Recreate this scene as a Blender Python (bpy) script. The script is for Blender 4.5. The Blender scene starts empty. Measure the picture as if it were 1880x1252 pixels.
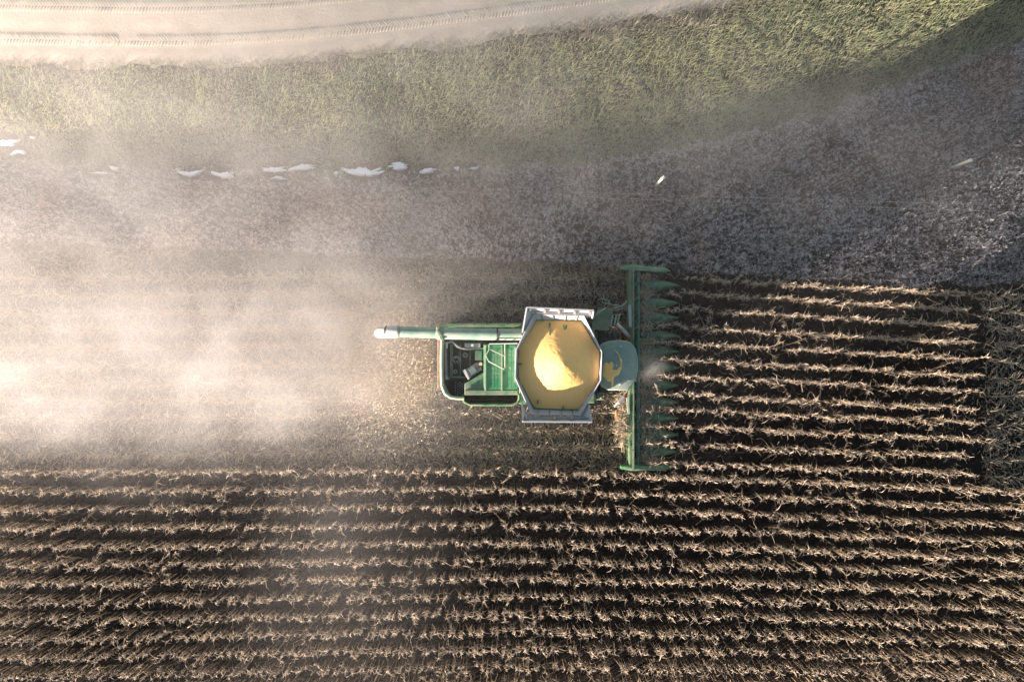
import bpy, bmesh, math
import numpy as np
from mathutils import Vector

# ------------------------------------------------------------------ camera, sky, sun, exposure
sc = bpy.context.scene
COL = sc.collection
H = 34.5            # drone height above the field, metres
F = 1335.0          # focal length in photo pixels
CX, CY = 940.0, 626.0
SUN_AZ = math.radians(31)      # direction the light travels, from +x towards +y
SUN_EL = math.radians(7.7)

cam_d = bpy.data.cameras.new('camera')
cam = bpy.data.objects.new('camera', cam_d)
COL.objects.link(cam)
cam.location = (0, 0, H)
cam.rotation_euler = (0, 0, 0)
cam_d.sensor_fit = 'HORIZONTAL'
cam_d.sensor_width = 36.0
cam_d.lens = 36.0 * F / 1880.0
cam_d.clip_start = 0.1
cam_d.clip_end = 3000
sc.camera = cam

world = bpy.data.worlds.new('World')
sc.world = world
world.use_nodes = True
wn = world.node_tree.nodes
wl = world.node_tree.links
bg = wn['Background']
sky = wn.new('ShaderNodeTexSky')
sky.sky_type = 'NISHITA'
sky.sun_disc = False
sky.sun_elevation = SUN_EL
sky.sun_rotation = math.atan2(-math.cos(SUN_AZ), -math.sin(SUN_AZ))
sky.air_density = 1.0
sky.dust_density = 0.6
wl.new(sky.outputs[0], bg.inputs['Color'])
bg.inputs['Strength'].default_value = 0.057

sun_d = bpy.data.lights.new('sun', 'SUN')
sun_d.energy = 5.0
sun_d.angle = math.radians(0.5)
sun_d.color = (1.0, 0.865, 0.775)
sun = bpy.data.objects.new('sun', sun_d)
COL.objects.link(sun)
trav = Vector((math.cos(SUN_EL) * math.cos(SUN_AZ), math.cos(SUN_EL) * math.sin(SUN_AZ), -math.sin(SUN_EL)))
sun.rotation_euler = trav.to_track_quat('-Z', 'Y').to_euler()
sun.location = (-60, -40, 40)

sc.view_settings.view_transform = 'Standard'
sc.view_settings.look = 'None'
sc.view_settings.gamma = 1.0
sc.view_settings.use_curve_mapping = False
sc.view_settings.exposure = 2.42

sc.render.engine = 'CYCLES'
sc.cycles.max_bounces = 8
sc.cycles.diffuse_bounces = 2
sc.cycles.glossy_bounces = 2
sc.cycles.transmission_bounces = 3
sc.cycles.volume_bounces = 4
sc.cycles.transparent_max_bounces = 8
sc.cycles.volume_step_rate = 4.0
sc.cycles.volume_max_steps = 128
sc.cycles.use_adaptive_sampling = True
sc.cycles.adaptive_threshold = 0.02
try:
    sc.cycles.use_denoising = True
    sc.cycles.denoiser = 'OPENIMAGEDENOISE'
except Exception:
    pass

rng = np.random.RandomState(7)


def P(u, v, z=0.0):
    """photo pixel on the horizontal plane z -> world point"""
    k = (H - z) / F
    return ((u - CX) * k, -(v - CY) * k, z)


def PX(u, z=0.0):
    return (u - CX) * (H - z) / F


def PY(v, z=0.0):
    return -(v - CY) * (H - z) / F


# ------------------------------------------------------------------ materials
def new_mat(name):
    m = bpy.data.materials.new(name)
    m.use_nodes = True
    nt = m.node_tree
    return m, nt, nt.nodes, nt.links, nt.nodes['Principled BSDF']


def surf(name, col, rough=0.6, metal=0.0, dust=None, dust_amt=0.0, scale=3.0, bump=0.0, bscale=40.0, spec=0.4):
    """painted or plain surface with a patchy film of dust"""
    m, nt, N, L, b = new_mat(name)
    b.inputs['Roughness'].default_value = rough
    b.inputs['Metallic'].default_value = metal
    b.inputs['Specular IOR Level'].default_value = spec
    tc = N.new('ShaderNodeTexCoord')
    n1 = N.new('ShaderNodeTexNoise')
    n1.inputs['Scale'].default_value = scale
    n1.inputs['Detail'].default_value = 8
    n1.inputs['Roughness'].default_value = 0.65
    L.new(tc.outputs['Object'], n1.inputs['Vector'])
    mr = N.new('ShaderNodeMapRange')
    mr.inputs[1].default_value = 0.35
    mr.inputs[2].default_value = 0.7
    mr.inputs[3].default_value = max(0.0, dust_amt - 0.3)
    mr.inputs[4].default_value = min(1.0, dust_amt + 0.3)
    L.new(n1.outputs[0], mr.inputs[0])
    mx = N.new('ShaderNodeMix')
    mx.data_type = 'RGBA'
    mx.inputs[6].default_value = (*col, 1)
    mx.inputs[7].default_value = (*(dust or tuple(c * 0.75 for c in col)), 1)
    L.new(mr.outputs[0], mx.inputs[0])
    L.new(mx.outputs[2], b.inputs['Base Color'])
    if bump > 0:
        n2 = N.new('ShaderNodeTexNoise')
        n2.inputs['Scale'].default_value = bscale
        n2.inputs['Detail'].default_value = 6
        L.new(tc.outputs['Object'], n2.inputs['Vector'])
        bp = N.new('ShaderNodeBump')
        bp.inputs['Strength'].default_value = 0.6
        bp.inputs['Distance'].default_value = bump
        L.new(n2.outputs[0], bp.inputs['Height'])
        L.new(bp.outputs[0], b.inputs['Normal'])
    return m


def plant_mat(name, trans=0.25, rough=0.7):
    """colour per blade from a face-corner attribute, some light passing through"""
    m, nt, N, L, b = new_mat(name)
    at = N.new('ShaderNodeAttribute')
    at.attribute_name = 'tint'
    L.new(at.outputs['Color'], b.inputs['Base Color'])
    b.inputs['Roughness'].default_value = rough
    b.inputs['Specular IOR Level'].default_value = 0.2
    if trans > 0:
        t = N.new('ShaderNodeBsdfTranslucent')
        L.new(at.outputs['Color'], t.inputs['Color'])
        ms = N.new('ShaderNodeMixShader')
        ms.inputs[0].default_value = trans
        L.new(b.outputs[0], ms.inputs[1])
        L.new(t.outputs[0], ms.inputs[2])
        L.new(ms.outputs[0], N['Material Output'].inputs['Surface'])
    return m


DUST = (0.40, 0.33, 0.25)
M = {}
M['green'] = surf('green paint', (0.012, 0.125, 0.04), 0.42, dust=DUST, dust_amt=0.25, scale=2.0)
M['green_dusty'] = surf('dusty green paint', (0.02, 0.15, 0.06), 0.5, dust=DUST, dust_amt=0.42, scale=1.6)
M['green_pale'] = surf('pale dusty green paint', (0.10, 0.24, 0.13), 0.5, dust=(0.5, 0.47, 0.36), dust_amt=0.6, scale=2.0)
M['green_auger'] = surf('worn auger paint', (0.07, 0.21, 0.14), 0.5, dust=(0.46, 0.45, 0.36), dust_amt=0.5, scale=1.3)
M['green_hood'] = surf('scuffed green plastic', (0.02, 0.13, 0.07), 0.5, dust=(0.22, 0.24, 0.20), dust_amt=0.4, scale=2.5)
M['green_snout'] = surf('green plastic', (0.012, 0.12, 0.045), 0.4, dust=DUST, dust_amt=0.15, scale=2.5)
M['green_deck'] = surf('green deck paint', (0.015, 0.20, 0.07), 0.45, dust=(0.22, 0.30, 0.20), dust_amt=0.34, scale=1.8, bump=0.004, bscale=30)
M['grey_panel'] = surf('grey tank panel', (0.36, 0.37, 0.385), 0.5, dust=(0.42, 0.39, 0.34), dust_amt=0.35, scale=1.2)
M['steel'] = surf('bare steel', (0.30, 0.30, 0.31), 0.45, 0.3, dust=DUST, dust_amt=0.35, scale=4)
M['dark'] = surf('dark engine parts', (0.025, 0.025, 0.025), 0.6, dust=(0.12, 0.10, 0.08), dust_amt=0.35, scale=4)
M['black'] = surf('black rubber', (0.02, 0.02, 0.02), 0.8, dust=(0.16, 0.12, 0.09), dust_amt=0.45, scale=3)
M['rust'] = surf('rusty brown metal', (0.20, 0.09, 0.04), 0.8, dust=DUST, dust_amt=0.5, scale=5)
M['roof'] = surf('dusty cab roof', (0.10, 0.19, 0.15), 0.5, dust=(0.36, 0.36, 0.28), dust_amt=0.5, scale=1.0)
M['yellow'] = surf('yellow paint', (0.65, 0.42, 0.02), 0.45, dust=DUST, dust_amt=0.3)
M['red'] = surf('red lamp plastic', (0.55, 0.05, 0.03), 0.35, dust=DUST, dust_amt=0.15)
M['orange'] = surf('orange plastic', (0.75, 0.16, 0.03), 0.4, dust=DUST, dust_amt=0.15)
M['white_dust'] = surf('pale dusty boot', (0.5, 0.46, 0.42), 0.8, dust=(0.62, 0.56, 0.48), dust_amt=0.5, scale=3)
M['white'] = surf('white paint', (0.75, 0.75, 0.73), 0.5, dust=DUST, dust_amt=0.15)
M['post'] = surf('pale weathered wood', (0.8, 0.74, 0.56), 0.8, dust=(0.65, 0.6, 0.42), dust_amt=0.4, scale=6)
M['snow'] = surf('old snow', (0.72, 0.76, 0.82), 0.7, dust=(0.5, 0.49, 0.47), dust_amt=0.32, scale=3, bump=0.02, bscale=12)
M['wire'] = surf('aluminium wire', (0.3, 0.3, 0.3), 0.4, 0.5)
gl, _, _, _, b_ = new_mat('tinted cab glass')
b_.inputs['Base Color'].default_value = (0.02, 0.03, 0.03, 1)
b_.inputs['Roughness'].default_value = 0.057
b_.inputs['Coat Weight'].default_value = 0.5
M['glass'] = gl
M['corn'] = plant_mat('dry corn', 0.25)
M['straw'] = plant_mat('corn residue', 0.1)
M['grass'] = plant_mat('bank grass', 0.25)
M['weed'] = plant_mat('dry weeds', 0.15)
M['chaff'] = plant_mat('flying chaff', 0.2)


def ground_mat(name, cols, scale, bump, rough=0.95):
    m, nt, N, L, b = new_mat(name)
    b.inputs['Roughness'].default_value = rough
    b.inputs['Specular IOR Level'].default_value = 0.15
    tc = N.new('ShaderNodeTexCoord')
    n1 = N.new('ShaderNodeTexNoise')
    n1.inputs['Scale'].default_value = scale
    n1.inputs['Detail'].default_value = 10
    n1.inputs['Roughness'].default_value = 0.7
    L.new(tc.outputs['Object'], n1.inputs['Vector'])
    cr = N.new('ShaderNodeValToRGB')
    els = cr.color_ramp.elements
    els[0].position = 0.3
    els[0].color = (*cols[0], 1)
    els[1].position = 0.72
    els[1].color = (*cols[-1], 1)
    for i, c in enumerate(cols[1:-1]):
        e = els.new(0.3 + 0.42 * (i + 1) / (len(cols) - 1))
        e.color = (*c, 1)
    L.new(n1.outputs[0], cr.inputs[0])
    L.new(cr.outputs[0], b.inputs['Base Color'])
    n2 = N.new('ShaderNodeTexNoise')
    n2.inputs['Scale'].default_value = 9.0
    n2.inputs['Detail'].default_value = 9
    n2.inputs['Roughness'].default_value = 0.7
    L.new(tc.outputs['Object'], n2.inputs['Vector'])
    bp = N.new('ShaderNodeBump')
    bp.inputs['Strength'].default_value = 1.0
    bp.inputs['Distance'].default_value = bump
    L.new(n2.outputs[0], bp.inputs['Height'])
    L.new(bp.outputs[0], b.inputs['Normal'])
    return m


M['soil'] = ground_mat('field soil', [(0.010, 0.008, 0.006), (0.019, 0.014, 0.011), (0.045, 0.034, 0.025)], 1.5, 0.08)
M['road'] = ground_mat('dusty dirt road', [(0.43, 0.345, 0.265), (0.51, 0.42, 0.33), (0.58, 0.49, 0.395)], 0.5, 0.02)

gm, nt, N, L, b = new_mat('corn kernels')
tc = N.new('ShaderNodeTexCoord')
vo = N.new('ShaderNodeTexVoronoi')
vo.inputs['Scale'].default_value = 45
L.new(tc.outputs['Object'], vo.inputs['Vector'])
cr = N.new('ShaderNodeValToRGB')
cr.color_ramp.elements[0].color = (0.92, 0.46, 0.13, 1)
cr.color_ramp.elements[1].color = (0.97, 0.58, 0.20, 1)
L.new(vo.outputs['Color'], cr.inputs[0])
L.new(cr.outputs[0], b.inputs['Base Color'])
bp = N.new('ShaderNodeBump')
bp.inputs['Distance'].default_value = 0.006
L.new(vo.outputs['Distance'], bp.inputs['Height'])
L.new(bp.outputs[0], b.inputs['Normal'])
b.inputs['Roughness'].default_value = 0.6
M['grain'] = gm


# ------------------------------------------------------------------ object helpers
def tag(o, label=None, cat=None, group=None, kind=None):
    if label:
        o['label'] = label
    if cat:
        o['category'] = cat
    if group:
        o['group'] = group
    if kind:
        o['kind'] = kind
    return o


def empty(name, loc):
    o = bpy.data.objects.new(name, None)
    o.empty_display_size = 0.3
    o.location = loc
    COL.objects.link(o)
    return o


def wloc(o):
    v = Vector((0, 0, 0))
    while o is not None:
        v += o.location
        o = o.parent
    return v


class MB:
    """collects shapes in world coordinates; build() links them as one mesh object"""

    def __init__(self):
        self.v, self.f = [], []

    def add(self, vs, fs):
        n = len(self.v)
        self.v += [tuple(p) for p in vs]
        self.f += [tuple(i + n for i in f) for f in fs]
        return self

    def prism(self, pts, z0, z1, top=None):
        """pts: xy outline at the bottom; top: xy outline at z1 (same count)"""
        n = len(pts)
        top = top or pts
        vs = [(p[0], p[1], z0) for p in pts] + [(p[0], p[1], z1) for p in top]
        fs = [tuple(range(n))[::-1], tuple(range(n, 2 * n))]
        fs += [(i, (i + 1) % n, n + (i + 1) % n, n + i) for i in range(n)]
        return self.add(vs, fs)

    def pbox(self, u0, v0, u1, v1, zt, z0):
        """box whose top face covers the photo rectangle at height zt"""
        a, c = P(u0, v1, zt), P(u1, v0, zt)
        return self.prism([(a[0], a[1]), (c[0], a[1]), (c[0], c[1]), (a[0], c[1])], z0, zt)

    def pprism(self, uv, zt, z0):
        return self.prism([P(u, v, zt)[:2] for u, v in uv], z0, zt)

    def bar(self, a, b_, w, h=None):
        """rectangular bar between two points"""
        a, b_ = Vector(a), Vector(b_)
        h = h or w
        d = (b_ - a).normalized()
        up = Vector((0, 0, 1)) if abs(d.z) < 0.9 else Vector((1, 0, 0))
        s = d.cross(up).normalized() * (w / 2)
        t = s.cross(d).normalized() * (h / 2)
        vs = [a - s - t, a + s - t, a + s + t, a - s + t, b_ - s - t, b_ + s - t, b_ + s + t, b_ - s + t]
        return self.add(vs, [(0, 1, 2, 3), (7, 6, 5, 4), (0, 4, 5, 1), (1, 5, 6, 2), (2, 6, 7, 3), (3, 7, 4, 0)])

    def tube(self, pts, r, n=10, cap=True, closed=False):
        pts = [Vector(p) for p in pts]
        rs = r if isinstance(r, (list, tuple)) else [r] * len(pts)
        m = len(pts)
        vs = []
        prev = None
        for i, p in enumerate(pts):
            if closed:
                d = (pts[(i + 1) % m] - pts[i - 1]).normalized()
            else:
                d = (pts[min(i + 1, m - 1)] - pts[max(i - 1, 0)]).normalized()
            if prev is None:
                up = Vector((0, 0, 1)) if abs(d.z) < 0.9 else Vector((1, 0, 0))
                s = d.cross(up).normalized()
            else:
                s = (prev - d * prev.dot(d)).normalized()
            prev = s
            t = d.cross(s)
            for k in range(n):
                a = 2 * math.pi * k / n
                vs.append(p + (s * math.cos(a) + t * math.sin(a)) * rs[i])
        fs = []
        for i in range(m if closed else m - 1):
            j = (i + 1) % m
            for k in range(n):
                fs.append((i * n + k, i * n + (k + 1) % n, j * n + (k + 1) % n, j * n + k))
        if cap and not closed:
            fs.append(tuple(range(n))[::-1])
            fs.append(tuple(range((m - 1) * n, m * n)))
        return self.add(vs, fs)

    def loft(self, rings, cap=True):
        n = len(rings[0])
        vs = [p for r in rings for p in r]
        fs = []
        for i in range(len(rings) - 1):
            for k in range(n):
                fs.append((i * n + k, i * n + (k + 1) % n, (i + 1) * n + (k + 1) % n, (i + 1) * n + k))
        if cap:
            fs.append(tuple(range(n))[::-1])
            fs.append(tuple(range((len(rings) - 1) * n, len(rings) * n)))
        return self.add(vs, fs)

    def build(self, name, mat, parent=None, bevel=0.0, smooth=False):
        off = wloc(parent) if parent is not None else Vector((0, 0, 0))
        me = bpy.data.meshes.new(name)
        me.from_pydata([(p[0] - off.x, p[1] - off.y, p[2] - off.z) for p in self.v], [], self.f)
        bm = bmesh.new()
        bm.from_mesh(me)
        bmesh.ops.recalc_face_normals(bm, faces=bm.faces)
        bm.to_mesh(me)
        bm.free()
        me.materials.append(M[mat])
        if smooth:
            me.shade_smooth()
            me.set_sharp_from_angle(angle=math.radians(40))
        o = bpy.data.objects.new(name, me)
        o.parent = parent
        COL.objects.link(o)
        if bevel > 0:
            md = o.modifiers.new('bevel', 'BEVEL')
            md.width = bevel
            md.segments = 2
            md.limit_method = 'ANGLE'
        return o


def np_mesh(name, V, Q, mat, tint=None, parent=None, smooth=False):
    """fast mesh from numpy: V (n,3), Q (m,4) quads, tint (n,3) per vertex"""
    me = bpy.data.meshes.new(name)
    off = wloc(parent) if parent is not None else Vector((0, 0, 0))
    V = np.asarray(V, np.float32) - np.array(off, np.float32)
    Q = np.asarray(Q, np.int32)
    k = Q.shape[1]
    me.vertices.add(len(V))
    me.vertices.foreach_set('co', V.ravel())
    me.loops.add(Q.size)
    me.loops.foreach_set('vertex_index', Q.ravel())
    me.polygons.add(len(Q))
    me.polygons.foreach_set('loop_start', np.arange(0, Q.size, k, dtype=np.int32))
    me.polygons.foreach_set('loop_total', np.full(len(Q), k, np.int32))
    me.update(calc_edges=True)
    if tint is not None:
        at = me.attributes.new('tint', 'FLOAT_COLOR', 'POINT')
        c = np.ones((len(V), 4), np.float32)
        c[:, :3] = tint
        at.data.foreach_set('color', c.ravel())
    me.materials.append(M[mat])
    if smooth:
        me.shade_smooth()
    o = bpy.data.objects.new(name, me)
    o.parent = parent
    COL.objects.link(o)
    return o


def ribbons(base, az, length, width, lift, curl, seg, tint, taper=0.25, twist=0.0, wob=0.0):
    """N flat curved blades. base (N,3); az heading; lift elevation angle at the foot; curl change of elevation along the blade."""
    n = len(base)
    t = np.linspace(0, 1, seg + 1)
    pos = np.zeros((n, seg + 1, 3))
    pos[:, 0] = base
    azt = az.copy()
    for i in range(seg):
        el = lift + curl * (i + 0.5) / seg
        a = azt + wob * rng.randn(n) * (1 if wob else 0)
        d = np.stack([np.cos(el) * np.cos(a), np.cos(el) * np.sin(a), np.sin(el)], 1)
        pos[:, i + 1] = pos[:, i] + d * (length / seg)[:, None]
    tw = twist * rng.randn(n) if twist else np.zeros(n)
    side = np.stack([-np.sin(az) * np.cos(tw), np.cos(az) * np.cos(tw), np.sin(tw)], 1)
    w = width[:, None] * (1 - (1 - taper) * t[None, :] ** 1.5) / 2
    A = pos + side[:, None, :] * w[:, :, None]
    B = pos - side[:, None, :] * w[:, :, None]
    V = np.stack([A, B], 2).reshape(-1, 3)         # n, seg+1, 2
    idx = np.arange(n)[:, None] * (seg + 1) * 2 + np.arange(seg)[None, :] * 2
    Q = np.stack([idx, idx + 1, idx + 3, idx + 2], -1).reshape(-1, 4)
    T = np.repeat(tint, (seg + 1) * 2, axis=0)
    return V, Q, T


def join(parts):
    V, Q, T, n = [], [], [], 0
    for v, q, t in parts:
        V.append(v)
        Q.append(q + n)
        T.append(t)
        n += len(v)
    return np.concatenate(V), np.concatenate(Q), np.concatenate(T)


def noise2(x, y, s, seed=0):
    """cheap smooth value noise, about 0..1"""
    r = np.random.RandomState(seed)
    g = r.rand(64, 64)
    X, Y = x / s + 1000.0, y / s + 1000.0
    xi, yi = np.floor(X).astype(int), np.floor(Y).astype(int)
    fx, fy = X - xi, Y - yi
    fx, fy = fx * fx * (3 - 2 * fx), fy * fy * (3 - 2 * fy)
    a, b2 = g[xi % 64, yi % 64], g[(xi + 1) % 64, yi % 64]
    c, d = g[xi % 64, (yi + 1) % 64], g[(xi + 1) % 64, (yi + 1) % 64]
    return (a * (1 - fx) + b2 * fx) * (1 - fy) + (c * (1 - fx) + d * fx) * fy


def mixc(a, b2, t):
    return np.asarray(a)[None, :] * (1 - t[:, None]) + np.asarray(b2)[None, :] * t[:, None]


# ------------------------------------------------------------------ terrain: field, ditch, bank, road
ZD = -1.15


def curve(pts, z):
    w = np.array([P(u, v, z)[:2] for u, v in pts])
    # light smoothing of the polyline
    xs = np.linspace(w[0, 0], w[-1, 0], 400)
    ys = np.interp(xs, w[:, 0], w[:, 1])
    k = np.hanning(41)
    k /= k.sum()
    ysm = np.convolve(np.pad(ys, 20, mode='edge'), k, mode='valid')
    return xs, ysm


C_E = curve([(-900, 430), (0, 447), (640, 470), (1100, 487), (1300, 508), (1880, 532), (2700, 560)], 0)
C_D = curve([(-900, 290), (0, 298), (300, 312), (640, 320), (950, 308), (1250, 277), (1470, 217), (1700, 130), (1880, 60), (2700, -300)], ZD)
C_R = curve([(-900, 100), (0, 107), (300, 113), (500, 106), (740, 82), (1000, 48), (1310, 0), (1600, -60), (1880, -140), (2700, -420)], 0)


def yc(c, x):
    return np.interp(x, c[0], c[1])


def sstep(t):
    t = np.clip(t, 0, 1)
    return t * t * (3 - 2 * t)


def zf(x, y):
    x = np.asarray(x, float)
    y = np.asarray(y, float)
    ye, yd, yr = yc(C_E, x), yc(C_D, x), yc(C_R, x)
    a = sstep((y - ye) / (yd - ye))
    b2 = sstep((y - yd) / (yr - yd))
    z = (ZD - 0.9 * sstep((x - 6) / 10.0)) * a * (1 - b2)
    z = z + 0.05 * (noise2(x, y, 1.7, 3) - 0.5) + 0.03 * (noise2(x, y, 0.6, 4) - 0.5)
    return z


def axis(lo, hi, step, far):
    core = np.arange(lo, hi + 1e-6, step)
    out = np.geomspace(1, far, 22)
    return np.concatenate([lo - out[::-1], core, hi + out])


gx = axis(-34, 34, 0.3, 500)
gy = axis(-26, 26, 0.3, 500)
X, Y = np.meshgrid(gx, gy)
Z = zf(X, Y)
V = np.stack([X, Y, Z], -1).reshape(-1, 3)
nx, ny = len(gx), len(gy)
ii = (np.arange(ny - 1)[:, None] * nx + np.arange(nx - 1)[None, :]).ravel()
Q = np.stack([ii, ii + 1, ii + nx + 1, ii + nx], 1)
g = np_mesh('ground', V, Q, 'soil', smooth=True)
tag(g, 'dark brown field soil falling into a shallow roadside ditch', 'ground', kind='structure')

# the road: a sheet from the edge curve upward, with shallow ruts
xs = np.arange(-60, 40, 0.3)
offs = np.concatenate([np.arange(-0.45, 12, 0.15), np.geomspace(12, 60, 10)])
edge_n = (noise2(xs, xs * 0, 0.9, 9) - 0.5) * 0.25
X = np.repeat(xs[None, :], len(offs), 0)
Y = yc(C_R, xs)[None, :] + offs[:, None] + edge_n[None, :] * np.exp(-np.maximum(offs, 0) / 0.6)[:, None]
rut = 0.45 * (-0.035 * np.exp(-((offs - 0.55) / 0.16) ** 2) + 0.035 * np.exp(-((offs - 0.9) / 0.2) ** 2) - 0.03 * np.exp(-((offs - 1.35) / 0.25) ** 2) - 0.03 * np.exp(-((offs - 3.1) / 0.35) ** 2))
ROADZ = 0.07
TILT = 0.05      # the road is banked, rising away from the ditch
fade = sstep((offs + 0.45) / 0.6)[:, None]
Z = zf(X, Y) * (1 - 0.6 * fade) + ROADZ * fade + (rut[:, None] + 0.02 * (noise2(X, Y, 0.35, 12) - 0.5)) * fade - 0.012 * (1 - fade) + 0.03 * (noise2(X, Y, 0.5, 13) - 0.45) * (1 - fade) + TILT * np.clip(offs, 0, 7)[:, None]
V = np.stack([X, Y, Z], -1).reshape(-1, 3)
nx, ny = len(xs), len(offs)
ii = (np.arange(ny - 1)[:, None] * nx + np.arange(nx - 1)[None, :]).ravel()
Q = np.stack([ii, ii + 1, ii + nx + 1, ii + nx], 1)
o = np_mesh('road', V, Q, 'road', smooth=True)
tag(o, 'pale dusty dirt road curving along the top', 'road', kind='structure')


# tyre tread prints: raised soil bars in bands along the road
def tread_band(off, width, label):
    mb_v, mb_q = [], []
    n = 0
    for x in np.arange(-34, 14, 0.15):
        y = float(yc(C_R, x)) + off
        sl = float(yc(C_R, x + 0.2) - yc(C_R, x - 0.2)) / 0.4
        t = Vector((1, sl, 0)).normalized()
        nn = Vector((-t.y, t.x, 0))
        for s in (-1, 1):
            if noise2(np.array([x]), np.array([off + s]), 2.0, 21)[0] < 0.05:
                continue
            a = Vector((x, y, 0)) + nn * (s * 0.03) + t * (0.06 if s > 0 else 0.0)
            c = a + nn * (s * width / 2) + t * (-0.16)
            w = t * (0.028 + 0.02 * rng.rand())
            h = 0.008 + 0.012 * rng.rand()
            for p in (a, c):
                z = float(zf(p.x, p.y)) * 0.4 + ROADZ + TILT * (p.y - float(yc(C_R, p.x)))
                p.z = z - 0.035
            up = Vector((0, 0, 0.035 + h))
            mb_v += [a - w * 1.6, a + w * 1.6, c + w * 1.6, c - w * 1.6, a - w * 0.4 + up, a + w * 0.4 + up, c + w * 0.4 + up, c - w * 0.4 + up]
            for f in ((4, 5, 6, 7), (0, 1, 5, 4), (1, 2, 6, 5), (2, 3, 7, 6), (3, 0, 4, 7)):
                mb_q.append([n + k for k in f])
            n += 8
    o = np_mesh('tyre_track', np.array([tuple(p) for p in mb_v]), np.array(mb_q), 'road')
    tag(o, label, 'tyre track', 'tyre tracks pressed into the road', 'stuff')


tread_band(0.9, 0.45, 'chevron tyre track on the dirt road nearest the grass verge')
tread_band(2.45, 0.5, 'chevron tyre track along the middle of the dirt road')
tread_band(3.6, 0.5, 'faint chevron tyre track on the far side of the dirt road')


# ------------------------------------------------------------------ vegetation
def scatter(n, x0, x1, y0, y1):
    return rng.uniform(x0, x1, n), rng.uniform(y0, y1, n)


SNOW = [(14, 260, 36, 13, 'large white snow patch at the left edge of the picture'),
        (36, 279, 26, 9, 'small snow patch just below the large one at the left edge'),
        (62, 254, 8, 6, 'tiny snow speck right of the large patch at the left edge'),
        (182, 318, 34, 6, 'thin dusty snow streak, faint under the dust at left'),
        (213, 309, 16, 8, 'small slanting snow patch above the thin dusty streak'),
        (356, 320, 42, 13, 'ragged snow patch left of the curled snow patch'),
        (410, 322, 32, 17, 'curled snow patch between the ragged one and the broad one'),
        (503, 312, 44, 12, 'broad snow patch above a thin snow sliver'),
        (512, 327, 28, 6, 'thin snow sliver below the broad patch'),
        (562, 307, 50, 11, 'hooked snow patch with a long tail beside the grass'),
        (617, 321, 10, 10, 'small round snow dot right of the hooked patch'),
        (672, 318, 62, 20, 'largest forked snow patch in the middle of the ditch'),
        (736, 305, 42, 12, 'bent snow patch upper right of the forked patch'),
        (788, 314, 34, 9, 'low snow patch right of the bent patch'),
        (838, 311, 12, 7, 'small snow patch, second from the last at right'),
        (868, 310, 20, 5, 'thin last snow patch nearest the dark weeds')]


def off_snow(x, y):
    """False where a snow patch lies"""
    k = np.ones(len(x), bool)
    for u, v, w, h, _ in SNOW:
        xc, yc_, _ = P(u, v, ZD)
        W, Hh = w * H / F / 2, h * H / F / 2
        k &= ((x - xc) / (W + 0.12)) ** 2 + ((y - yc_ + 0.05) / (Hh + 0.22)) ** 2 > 1
    return k


# grass on the bank between ditch and road
x, y = scatter(330000, -28, 34, 4, 24)
yd, yr = yc(C_D, x), yc(C_R, x)
t = (y - yd) / (yr - yd)
keep = (t > -0.04 + 0.06 * (noise2(x, y, 1.0, 31) - 0.5)) & (t < 0.985 + 0.06 * (noise2(x, y, 0.8, 30) - 0.5)) & (y < 21)
thin = np.clip((1.0 - t) / 0.06, 0.12, 1)
keep &= (rng.rand(len(x)) < thin) & off_snow(x, y)
x, y, t = x[keep], y[keep], t[keep]
n = len(x)
print('grass', n)
p1, p2 = noise2(x, y, 3.0, 32), noise2(x, y, 0.7, 33)
c = mixc((0.17, 0.215, 0.11), (0.42, 0.42, 0.20), np.clip(p1 * 0.7 + p2 * 0.5 - 0.1 + 0.25 * rng.randn(n), 0, 1))
c2 = mixc((0.14, 0.19, 0.12), (0.30, 0.33, 0.21), rng.rand(n))
wet = np.clip(1 - t / 0.38, 0, 1)[:, None]
c = c * (1 - wet) + c2 * wet
dry = np.clip((t - 0.78 + 0.25 * (p1 - 0.5)) / 0.18, 0, 1)[:, None]
c = c * (1 - dry) + mixc((0.14, 0.115, 0.085), (0.32, 0.27, 0.2), rng.rand(n)) * dry
strawy = (rng.rand(n) < 0.2)[:, None]
c = np.where(strawy, mixc((0.36, 0.31, 0.18), (0.46, 0.41, 0.27), rng.rand(n)), c)
base = np.stack([x, y, zf(x, y) - 0.03], 1)
az = 0.9 + 1.1 * rng.randn(n) + 2.2 * (noise2(x, y, 1.3, 34) - 0.5)
V, Q, T = ribbons(base, az, rng.uniform(0.16, 0.42, n) * (0.7 + 0.6 * noise2(x, y, 0.5, 35)), rng.uniform(0.016, 0.034, n), rng.uniform(0.6, 1.35, n), -rng.uniform(0.4, 1.4, n), 2, c)
o = np_mesh('bank_grass', V, Q, 'grass', T)
tag(o, 'yellow-green uncut grass on the bank beside the dirt road', 'grass', kind='stuff')

# grey-purple dry weeds on the field side of the ditch
def weed_zone(n):
    x, y = scatter(n, -28, 36, 2, 20)
    ye, yd = yc(C_E, x), yc(C_D, x)
    t = (y - ye) / (yd - ye)
    k = (t > 0.05 * (noise2(x, y, 1.2, 42) - 0.3)) & (t < 1.0 + 0.06 * (noise2(x, y, 0.8, 41) - 0.5)) & (y < 19) & off_snow(x, y)
    return x[k], y[k]


parts = []
# low dead undergrowth
x, y = weed_zone(130000)
n = len(x)
c = mixc((0.17, 0.15, 0.142), (0.34, 0.305, 0.295), rng.rand(n))
parts.append(ribbons(np.stack([x, y, zf(x, y)], 1), rng.uniform(0, 6.283, n), rng.uniform(0.12, 0.3, n), rng.uniform(0.012, 0.03, n), rng.uniform(0.1, 1.0, n), -rng.uniform(0, 1, n), 1, c))
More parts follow.
